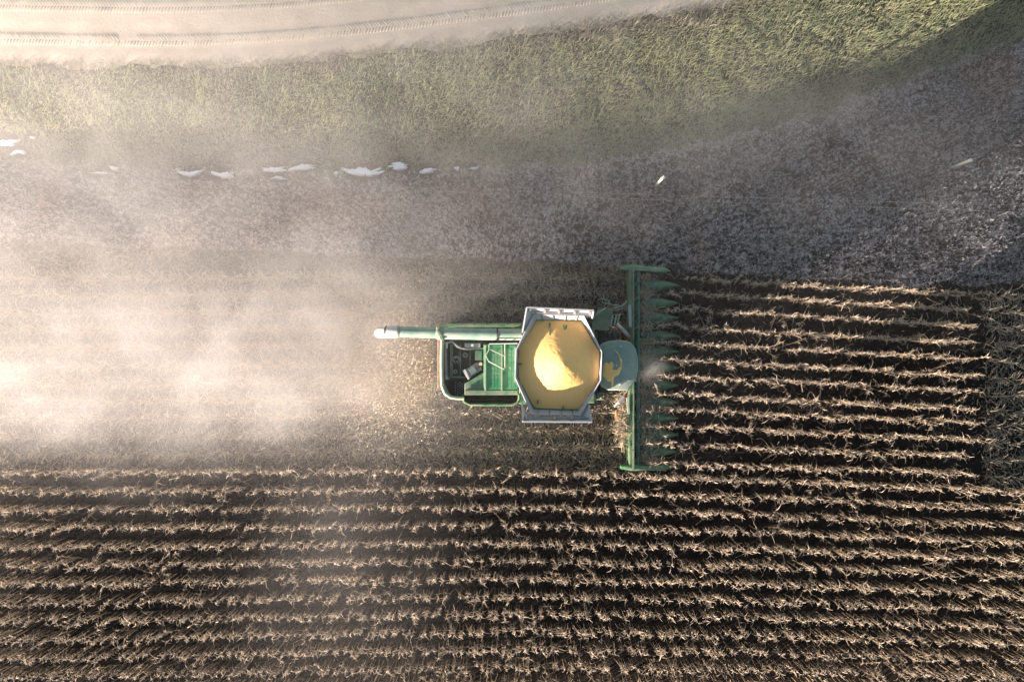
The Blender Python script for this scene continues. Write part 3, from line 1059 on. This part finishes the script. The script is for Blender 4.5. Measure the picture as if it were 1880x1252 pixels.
# entry platform, slotted with rails and ladder
pz = 2.1
pf = MB()
poly = [(1087, 604), (1088, 588), (1099, 566), (1124, 566), (1121, 590), (1115, 608)]
pf = MB().pprism(poly, pz - 0.03, pz - 0.09).build('platform', 'green_dusty', R)
for k in range(9):
    v = 568.5 + k * 4.3
    ul = 1098 - max(0, (v - 566)) * 0.48 if v < 588 else 1087.5
    MB().bar(P(ul + 1, v, pz), P(1121 - (v - 566) * 0.12, v + 0.8, pz), 0.07, 0.04).build('slat', 'green_dusty', pf)
rl = MB()
rz = 3.0
rl.tube([P(1088, 581, rz), P(1113, 565, rz)], 0.022, 6)
rl.tube([P(1104, 548, rz), P(1118, 552, rz), P(1118, 558, rz)], 0.022, 6)
rl.tube([P(1126, 566, rz), P(1143, 561, rz), P(1149, 556, rz), P(1150, 552, rz)], 0.022, 6)
rl.tube([P(1105, 555, rz), P(1127, 560, rz), P(1143, 562, rz), P(1142, 568, rz)], 0.018, 6)
for u, v in ((1088, 581), (1113, 565), (1104, 548), (1118, 556), (1126, 566), (1142, 566)):
    a = P(u, v, rz)
    rl.tube([a, (a[0], a[1], pz - 0.5)], 0.018, 6)
rl.build('platform_rail', 'green_pale', R, 0, True)
ld = MB()
for k, (u0, u1) in enumerate(((1121, 1125), (1128, 1132), (1134, 1138))):
    ld.bar(P(u0, 601 - k * 4, 2.0 - 0.25 * k), P(u1, 577 - k * 0.5, 2.0 - 0.25 * k), 0.07, 0.04)
ld.build('ladder_step', 'green_pale', R)
for s in (0, 1):
    MB().bar(P(1119 + s * 4, 602 - s * 25, 2.05), P(1137 + s * 4, 594 - s * 20, 1.0), 0.04, 0.08).build('ladder_stringer', 'dark', R)
m = MB()
for k in range(4):
    m.tube([P(1112 + k * 4, 606, 2.3), P(1113 + k * 4, 612, 2.5), P(1113.5 + k * 4, 620, 2.3)], 0.018, 6)
m.build('hose', 'dark', R, 0, True)
rr = MB()
for k in range(4):
    rr.bar(P(1092 + k * 5, 722, 2.6), P(1094 + k * 5, 732, 2.6), 0.03, 0.03)
rr.tube([P(1084, 733, 2.6), P(1108, 733, 2.6), P(1109, 721, 2.6), P(1100, 722, 2.6)], 0.025, 6)
a = P(1090, 733, 2.6)
rr.tube([a, (a[0], a[1], 1.5)], 0.025, 6)
a = P(1106, 733, 2.6)
rr.tube([a, (a[0], a[1], 1.5)], 0.025, 6)
rr.build('steps_rail', 'green_pale', R, 0, True)
# mirrors on arms with red tips
for (a, c, dz) in (((1133, 594), (1156, 620), 3.2), ((1128, 747), (1151, 724), 3.2)):
    A, C = Vector(P(*a, dz)), Vector(P(*c, dz))
    mr = MB().bar(A.lerp(C, 0.3), A.lerp(C, 0.82), 0.15, 0.28).build('mirror', 'steel', R, 0.03)
    MB().tube([A, A.lerp(C, 0.35)], 0.06, 8).build('mirror_arm', 'white_dust', mr, 0, True)
    MB().bar(A.lerp(C, 0.83), A.lerp(C, 0.97), 0.15, 0.2).build('marker_lamp', 'red', mr, 0.02)
    MB().bar(A.lerp(C, 0.95), Vector(P(1158, 640 if dz and a[1] < 650 else 705, 3.3)), 0.05, 0.05).build('mirror_bracket', 'dark', mr)
MB().bar(P(1131, 754, 1.9), P(1132.5, 767, 1.9), 0.09, 0.10).build('reflector', 'orange', R, 0.02)
MB().bar(P(1131, 760, 1.85), P(1118, 735, 1.8), 0.04, 0.04).build('reflector_arm', 'dark', R)

# wheels
def wheel(x, y, r, w):
    def ring(rr, yy, n=36):
        return [(x + rr * math.cos(2 * math.pi * k / n), y + yy, r + rr * math.sin(2 * math.pi * k / n)) for k in range(n)]
    t = MB().loft([ring(r * 0.55, -w / 2), ring(r * 0.93, -w / 2), ring(r, -w * 0.38), ring(r, w * 0.38), ring(r * 0.93, w / 2), ring(r * 0.55, w / 2)], cap=False)
    t = t.build('wheel', 'black', R, 0, True)
    MB().loft([ring(r * 0.56, -w * 0.42), ring(r * 0.3, -w * 0.2), ring(r * 0.3, w * 0.2), ring(r * 0.56, w * 0.42)]).build('rim', 'yellow', t, 0, True)
    lg = MB()
    for k in range(22):
        a = 2 * math.pi * k / 22
        for s in (-1, 1):
            a2 = a + (0.14 if s > 0 else 0)
            p = (x + (r + 0.01) * math.cos(a2), y, r + (r + 0.01) * math.sin(a2))
            q = (x + (r - 0.01) * math.cos(a2 + 0.22), y + s * w * 0.47, r + (r - 0.01) * math.sin(a2 + 0.22))
            lg.bar(p, q, 0.06, 0.07)
    lg.build('tread_lugs', 'black', t)


yc0 = PY(668, 1.0)
for s in (-1, 1):
    wheel(PX(1062, 1.0), yc0 + s * 1.55, 0.98, 0.72)
    wheel(PX(868, 0.7), yc0 + s * 1.40, 0.70, 0.5)
MB().bar((PX(1062, 1.0), yc0 - 1.6, 0.98), (PX(1062, 1.0), yc0 + 1.6, 0.98), 0.3, 0.35).build('front_axle', 'green_dusty', R)
MB().bar((PX(868, 0.7), yc0 - 1.45, 0.7), (PX(868, 0.7), yc0 + 1.45, 0.7), 0.2, 0.25).build('rear_axle', 'green_dusty', R)
MB().prism([P(1080, 652, 2)[:2], P(1160, 650, 1)[:2], P(1160, 692, 1)[:2], P(1080, 690, 2)[:2]], 0.6, 1.5).build('feeder_house', 'green_dusty', R, 0.03)

MB().pbox(1100, 606, 1132, 646, 1.75, 0.45).build('sun_blocker', 'dark', R, 0.03)  # dark box added under the cab to keep sun off the residue below
MB().pbox(1100, 700, 1126, 722, 1.75, 0.45).build('tool_box', 'dark', R, 0.03)

# corn header: a frame with snouts, hoods, cross auger and end shields
hd = MB()
hd.pbox(1155, 490, 1161, 861, 1.25, 0.45)
hd = hd.build('corn_header', 'green', R, 0.02)
MB().bar(P(1163, 492, 1.34), P(1163, 860, 1.34), 0.06, 0.08).build('top_beam', 'green_dusty', hd)
MB().pbox(1164, 492, 1180, 860, 0.45, 0.35).build('trough', 'dark', hd)
au = MB().tube([P(1171, 494, 0.85), P(1171, 858, 0.85)], 0.09, 14).build('cross_auger', 'green_hood', hd, 0, True)
fl = MB()
nst = 260
vs, fs = [], []
y0, y1 = PY(495, .85), PY(857, .85)
xm = PX(1171, .85)
for k in range(nst + 1):
    f = k / nst
    yy = y0 + (y1 - y0) * f
    sgn = 1 if f < 0.5 else -1
    a = sgn * 2 * math.pi * 17 * f
    for r_ in (0.08, 0.17):
        vs.append((xm + r_ * math.cos(a), yy, 0.85 + r_ * math.sin(a)))
for k in range(nst):
    fs.append((2 * k, 2 * k + 1, 2 * k + 3, 2 * k + 2))
fl.add(vs, fs)
fl.build('auger_flight', 'green_dusty', hd)
SN = [523, 556, 583, 615.5, 644.5, 675, 707, 738, 767.5, 798, 829]
for v in SN:
    bx_, by_, _ = P(1210, v, 0.75)
    tx, ty, _ = P(1246, v + 0.5, 0.22)
    rings = []
    for f, hw, zz, ht in ((0, 0.25, 0.78, 0.34), (0.25, 0.225, 0.72, 0.33), (0.55, 0.16, 0.56, 0.28), (0.82, 0.08, 0.38, 0.18), (1.0, 0.02, 0.24, 0.04)):
        xx = bx_ + (tx - bx_) * f
        yy = by_ + (ty - by_) * f
        rings.append([(xx, yy + hw * math.cos(a), zz - ht + ht * math.sin(a)) for a in np.linspace(0, math.pi, 9)])
    sn = MB().loft(rings).build('snout', 'green_snout', hd, 0, True)
    hx0 = PX(1180, 0.85)
    rings = []
    for xx, hw, zz, ht in ((bx_ - 0.01, 0.235, 0.76, 0.32), (bx_ - 0.4, 0.22, 0.78, 0.28), (hx0, 0.19, 0.70, 0.2)):
        rings.append([(xx, by_ + hw * math.cos(a), zz - ht + ht * math.sin(a)) for a in np.linspace(0, math.pi, 9)])
    MB().loft(rings).build('hood', 'green_hood', hd, 0, True)
    for s in (-1, 1):
        MB().bar((hx0 - 0.1, by_ + s * 0.30, 0.5), (bx_ + 0.1, by_ + s * 0.30, 0.42), 0.06, 0.1).build('gathering_chain', 'dark', hd)
# end shields with their own dividers
for (v0, vt_, s) in ((491, 495, 1), (859, 860, -1)):
    y_ = PY(v0, 1.3)
    xa, xb, xc, xt = PX(1140, 1.2), PX(1165, 1.3), PX(1213, 0.9), PX(1232 if s > 0 else 1243, 0.4)
    yb = PY(vt_, 0.9)
    rings = []
    for xx, yy, hw, zt, zb_ in ((xa, y_, 0.08, 1.15, 0.8), (xa + 0.3, y_, 0.11, 1.3, 0.5), (xb, y_, 0.14, 1.3, 0.4), (xb + 0.5, y_ * 0.6 + yb * 0.4, 0.10, 1.12, 0.35), (xc, yb, 0.12, 0.85, 0.3), (xc + 0.2, yb, 0.13, 0.72, 0.28), (xt, yb, 0.02, 0.3, 0.2)):
        rings.append([(xx, yy - hw, zb_), (xx, yy + hw, zb_), (xx, yy + hw, zt - 0.05), (xx, yy + hw * 0.5, zt), (xx, yy - hw * 0.5, zt), (xx, yy - hw, zt - 0.05)])
    MB().loft(rings).build('end_shield', 'green' if s < 0 else 'green_dusty', hd, 0, True)
for v in (519, 548, 576, 601, 735, 775, 815, 843):
    MB().bar(P(1163, v + 5, 1.3), P(1173, v - 3, 0.95), 0.03, 0.04).build('stay', 'green', hd)
MB().bar(P(1146, 498, 0.9), P(1146, 560, 0.9), 0.04, 0.04).build('drive_shaft', 'dark', hd)
MB().bar(P(1138, 820, 0.9), P(1138, 856, 0.9), 0.04, 0.04).build('drive_shaft', 'dark', hd)
MB().bar(P(1156, 560, 1.33), P(1157, 600, 1.33), 0.12, 0.12).build('hydraulic_cylinder', 'grey_panel', hd)
MB().bar(P(1152, 730, 1.33), P(1154, 760, 1.33), 0.10, 0.12).build('hydraulic_cylinder', 'green_pale', hd)

# ------------------------------------------------------------------ grain heap in the tank
nr, na = 46, 96
cxg, cyg, _ = P(1026, 672, 4.3)
ax_, ay_, _ = P(1034, 668, 4.8)
mw = [Vector(P(*q, 4.2)) for q in mid]


def oct_r(a):
    d = Vector((math.cos(a), math.sin(a), 0))
    best = 9
    for i in range(8):
        p, q = mw[i], mw[(i + 1) % 8]
        e = q - p
        den = d.x * e.y - d.y * e.x
        if abs(den) < 1e-9:
            continue
        rel = Vector((p.x - cxg, p.y - cyg, 0))
        tt = (rel.x * e.y - rel.y * e.x) / den
        if tt > 0:
            ss = (rel.x * d.y - rel.y * d.x) / den
            if -1e-6 <= ss <= 1 + 1e-6:
                best = min(best, tt)
    return best


V, Q = [], []
for i in range(nr + 1):
    for k in range(na):
        a = 2 * math.pi * k / na
        rr_ = (oct_r(a) + 0.0) * i / nr
        x, y = cxg + rr_ * math.cos(a), cyg + rr_ * math.sin(a)
        d = math.hypot(x - ax_, y - ay_)
        d = math.sqrt(d * d + 0.05 ** 2)
        z = 4.92 - 0.36 * d + 0.035 * max(0, d - 1.0) ** 2
        V.append((x, y, z))
V = np.array(V)
V[:, 2] += 0.05 * (noise2(V[:, 0], V[:, 1], 0.6, 70) - 0.5) + 0.010 * (noise2(V[:, 0], V[:, 1], 0.11, 71) - 0.5) + 0.004 * rng.randn(len(V))
for i in range(nr):
    for k in range(na):
        Q.append((i * na + k, i * na + (k + 1) % na, (i + 1) * na + (k + 1) % na, (i + 1) * na + k))
o = np_mesh('corn_grain', V, np.array(Q), 'grain', smooth=True)
tag(o, 'heap of golden corn kernels filling the grain tank', 'grain', kind='stuff')

# grain spilled on the cab roof
pts = [(1107, 672), (1112, 664), (1118, 667), (1122, 662), (1127, 668), (1126, 677), (1131, 678), (1137, 674), (1139, 664), (1134, 650), (1127, 641), (1135, 649), (1142, 662), (1141, 678), (1136, 688), (1128, 692), (1126, 700), (1124, 716), (1122, 702), (1114, 698), (1107, 690)]


def roof_z(x, y):
    s = max(abs(x - cc.x) / 0.85, abs(y - cc.y) / 1.05)
    return 3.80 - 0.05 * max(0, s - 0.5)


bm = bmesh.new()
vv = []
for u, v in pts:
    x, y, _ = P(u, v, 3.8)
    vv.append(bm.verts.new((x, y, roof_z(x, y) + 0.004)))
f = bm.faces.new(vv)
bmesh.ops.triangulate(bm, faces=[f])
bmesh.ops.subdivide_edges(bm, edges=bm.edges[:], cuts=3, use_grid_fill=True)
for v in bm.verts:
    edge = v.is_boundary
    v.co.z += (0.0 if edge else 0.03) + 0.012 * rng.rand()
    v.co.x += 0.012 * rng.randn()
    v.co.y += 0.012 * rng.randn()
me = bpy.data.meshes.new('spilled_grain')
bm.to_mesh(me)
bm.free()
me.materials.append(M['grain'])
o = bpy.data.objects.new('spilled_grain', me)
COL.objects.link(o)
tag(o, 'patch of corn kernels spilled on the cab roof', 'grain', kind='stuff')

# husks and stalk scraps lying on the header
n = 5200
v = rng.uniform(505, 856, n)
u = 1176 + np.abs(rng.randn(n)) * 17
ph = (v - 507) / 30.4 % 1.0
keep = (np.abs(ph - 0.0) < 0.2) | (np.abs(ph - 1.0) < 0.2) | (rng.rand(n) < 0.12)
keep &= rng.rand(n) < np.where(v > 640, 0.85, 0.5)
u, v = u[keep], v[keep]
u2, v2 = 1143 + 4.5 * rng.randn(900), 775 + 22 * rng.randn(900)
u, v = np.concatenate([u, u2]), np.concatenate([v, v2])
n = len(u)
z = np.concatenate([0.82 + 0.12 * rng.rand(n - 900), 0.9 + 0.45 * rng.rand(900)])
x, y = (u - CX) * (H - z) / F, -(v - CY) * (H - z) / F
c = mixc((0.22, 0.165, 0.10), (0.46, 0.37, 0.25), rng.rand(n))
V, Q, T = ribbons(np.stack([x, y, z], 1), rng.uniform(0, 6.283, n), rng.uniform(0.12, 0.42, n), rng.uniform(0.012, 0.035, n), rng.uniform(-0.2, 0.6, n), -rng.uniform(0, 1.2, n), 2, c, taper=0.6, twist=0.5, wob=0.3)
o = np_mesh('header_trash', V, Q, 'straw', T)
tag(o, 'dry husks and stalk scraps piled on the corn header', 'residue', kind='stuff')

# ------------------------------------------------------------------ snow patches in the ditch
for i, (u, v, w, h, lab) in enumerate(SNOW):
    r = np.random.RandomState(200 + i)
    z0 = float(zf(PX(u, ZD), PY(v, ZD)))
    cx_, cy_, _ = P(u, v, z0)
    W, Hh = 0.95 * w * H / F / 2, 0.85 * h * H / F / 2
    n = 44
    a = np.linspace(0, 2 * np.pi, n, endpoint=False)
    rad = np.ones(n)
    for k in range(1, 8):
        rad += r.uniform(-1, 1) * 0.55 / k ** 0.7 * np.cos(k * a + r.uniform(0, 6.28))
    rad = np.clip(rad, 0.22, 1.7) + 0.13 * r.randn(n)
    bend = r.uniform(-0.7, 0.7)
    vs = [(cx_, cy_, z0 + 0.16)]
    for f, dz in ((0.5, 0.15), (0.85, 0.12), (1.0, 0.07), (1.02, -0.15)):
        px = rad * f * np.cos(a)
        py = rad * f * np.sin(a) + bend * (px ** 2 - 0.4) * f
        vs += [(cx_ + W * p, cy_ + Hh * q, z0 + dz) for p, q in zip(px, py)]
    fs = [(0, 1 + k, 1 + (k + 1) % n) for k in range(n)]
    for q in range(3):
        b0 = 1 + q * n
        fs += [(b0 + k, b0 + n + k, b0 + n + (k + 1) % n, b0 + (k + 1) % n) for k in range(n)]
    o = MB().add(vs, fs).build('snow_patch', 'snow', None, 0, True)
    tag(o, lab, 'snow patch', 'snow patches left in the ditch')

# ------------------------------------------------------------------ marker posts and overhead wires
for (u, v, h, lab, face) in ((1204, 341, 1.7, 'pale wooden marker post in the weeds nearer the combine', 0.7), (1750, 307, 1.35, 'pale wooden marker post in the shaded weeds at far right', 0.2)):
    z0 = float(zf(PX(u), PY(v)))
    x, y, _ = P(u, v, z0)
    p = empty('marker_post', (x, y, z0))
    tag(p, lab, 'marker post', 'marker posts in the weeds')
    ca, sa = math.cos(face), math.sin(face)

    def q(dx, dy):
        return (x + dx * ca - dy * sa, y + dx * sa + dy * ca)
    MB().prism([q(-.07, -.05), q(.07, -.05), q(.07, .05), q(-.07, .05)], z0 - 0.1, z0 + h, [q(-.085, -.06), q(.085, -.06), q(.085, .06), q(-.085, .06)]).build('shaft', 'post', p, 0.01)
    MB().prism([q(-.095, -.07), q(.095, -.07), q(.095, .07), q(-.095, .07)], z0 + h, z0 + h + 0.05, [q(-.04, -.03), q(.04, -.03), q(.04, .03), q(-.04, .03)]).build('cap', 'post', p)
for (v0, v1, z, lab) in ((321, 379, 7.6, 'thin overhead wire crossing above the weeds, upper of two'), (323, 391.5, 7.0, 'thin overhead wire crossing above the weeds, lower of two')):
    pts = []
    for f in np.linspace(-0.6, 1.6, 40):
        u, v = 1880 * f, v0 + (v1 - v0) * f
        sag = 0.5 * (f - 0.5) ** 2
        xx, yy, _ = P(u, v, z)
        pts.append((xx, yy, z + sag))
    o = MB().tube(pts, 0.0034, 5).build('overhead_wire', 'wire', None, 0, True)
    tag(o, lab, 'wire', 'overhead wires')

# pixel centre, pixel radii, vertical optical depth, thickness (m), base height
PUFFS = [(-20, 610, 430, 125, 0.18, 2.3, 0.8),
         (330, 620, 300, 115, 0.25, 2.1, 0.8),
         (620, 640, 130, 110, 0.26, 1.4, 0.6),
         (120, 745, 420, 70, 0.17, 1.8, 0.5),
         (150, 330, 520, 200, 0.16, 2.0, 3.2),
         (300, 60, 520, 150, 0.10, 2.0, 3.2),
         (640, 520, 140, 80, 0.12, 1.5, 1.0),
         (620, 1010, 110, 180, 0.035, 2.0, 2.0),
         (1450, 230, 330, 150, 0.035, 1.8, 3.5),
         (1193, 672, 15, 14, 0.26, 0.6, 1.2)]
THIN_AIR = 0.0005
DUST_COL = (0.95, 0.905, 0.88, 1)

# ------------------------------------------------------------------ dust in the air
m = bpy.data.materials.new('airborne dust')
m.use_nodes = True
nt = m.node_tree
for nd in list(nt.nodes):
    if nd.type != 'OUTPUT_MATERIAL':
        nt.nodes.remove(nd)
out = [nd for nd in nt.nodes if nd.type == 'OUTPUT_MATERIAL'][0]
pv = nt.nodes.new('ShaderNodeVolumePrincipled')
pv.inputs['Color'].default_value = DUST_COL
pv.inputs['Anisotropy'].default_value = 0.1
pv.inputs['Density'].default_value = 1.0
nt.links.new(pv.outputs[0], out.inputs['Volume'])
M['dust'] = m

# the density is laid out on a voxel grid made by geometry nodes
ng = bpy.data.node_groups.new('dust density', 'GeometryNodeTree')
ng.interface.new_socket('Geometry', in_out='INPUT', socket_type='NodeSocketGeometry')
ng.interface.new_socket('Geometry', in_out='OUTPUT', socket_type='NodeSocketGeometry')
N, L = ng.nodes, ng.links
gout = N.new('NodeGroupOutput')
pos = N.new('GeometryNodeInputPosition').outputs[0]


def math_node(op, a=None, c=None):
    nd = N.new('ShaderNodeMath')
    nd.operation = op
    for i, s in enumerate((a, c)):
        if s is None:
            continue
        if isinstance(s, (int, float)):
            nd.inputs[i].default_value = s
        else:
            L.new(s, nd.inputs[i])
    return nd.outputs[0]


def vec_node(op, a, c):
    nd = N.new('ShaderNodeVectorMath')
    nd.operation = op
    for i, s in enumerate((a, c)):
        if isinstance(s, tuple):
            nd.inputs[i].default_value = s
        else:
            L.new(s, nd.inputs[i])
    return nd.outputs['Value'] if op == 'DOT_PRODUCT' else nd.outputs[0]


# warp the coordinates so the puffs are ragged
nz = N.new('ShaderNodeTexNoise')
nz.inputs['Scale'].default_value = 0.22
nz.inputs['Detail'].default_value = 3
L.new(pos, nz.inputs['Vector'])
warp = vec_node('ADD', pos, vec_node('MULTIPLY', vec_node('SUBTRACT', nz.outputs['Color'], (0.5, 0.5, 0.5)), (5.0, 4.0, 1.5)))
acc = None
for (u, v, su, sv, tau, th, zb_) in PUFFS:
    c0 = P(u, v, zb_)
    q = vec_node('MULTIPLY', vec_node('SUBTRACT', pos if su < 50 else warp, tuple(c0)), (F / H / su / 1.2, F / H / sv / 1.2, 1 / th))
    ex = math_node('EXPONENT', math_node('MULTIPLY', vec_node('DOT_PRODUCT', q, q), -1.0))
    wgt = math_node('MULTIPLY', ex, tau / (th * 1.1))
    acc = wgt if acc is None else math_node('ADD', acc, wgt)
n2 = N.new('ShaderNodeTexNoise')
n2.inputs['Scale'].default_value = 0.45
n2.inputs['Detail'].default_value = 5
n2.inputs['Roughness'].default_value = 0.6
L.new(warp, n2.inputs['Vector'])
mr = N.new('ShaderNodeMapRange')
mr.inputs[1].default_value = 0.34
mr.inputs[2].default_value = 0.68
mr.inputs[3].default_value = 0.4
mr.inputs[4].default_value = 1.5
L.new(n2.outputs[0], mr.inputs[0])
den = math_node('ADD', math_node('MULTIPLY', acc, mr.outputs[0]), THIN_AIR)
vc = N.new('GeometryNodeVolumeCube')
vc.inputs['Min'].default_value = (-46, -20, -1.6)
vc.inputs['Max'].default_value = (30, 24, 6.5)
vc.inputs['Resolution X'].default_value = 220
vc.inputs['Resolution Y'].default_value = 126
vc.inputs['Resolution Z'].default_value = 20
L.new(den, vc.inputs['Density'])
smn = N.new('GeometryNodeSetMaterial')
smn.inputs['Material'].default_value = m
L.new(vc.outputs[0], smn.inputs[0])
L.new(smn.outputs[0], gout.inputs[0])
vol = bpy.data.volumes.new('dust_cloud')
vol.materials.append(m)
o = bpy.data.objects.new('dust_cloud', vol)
COL.objects.link(o)
md = o.modifiers.new('density', 'NODES')
md.node_group = ng
tag(o, 'sunlit beige dust cloud drifting behind the combine', 'dust', kind='stuff')
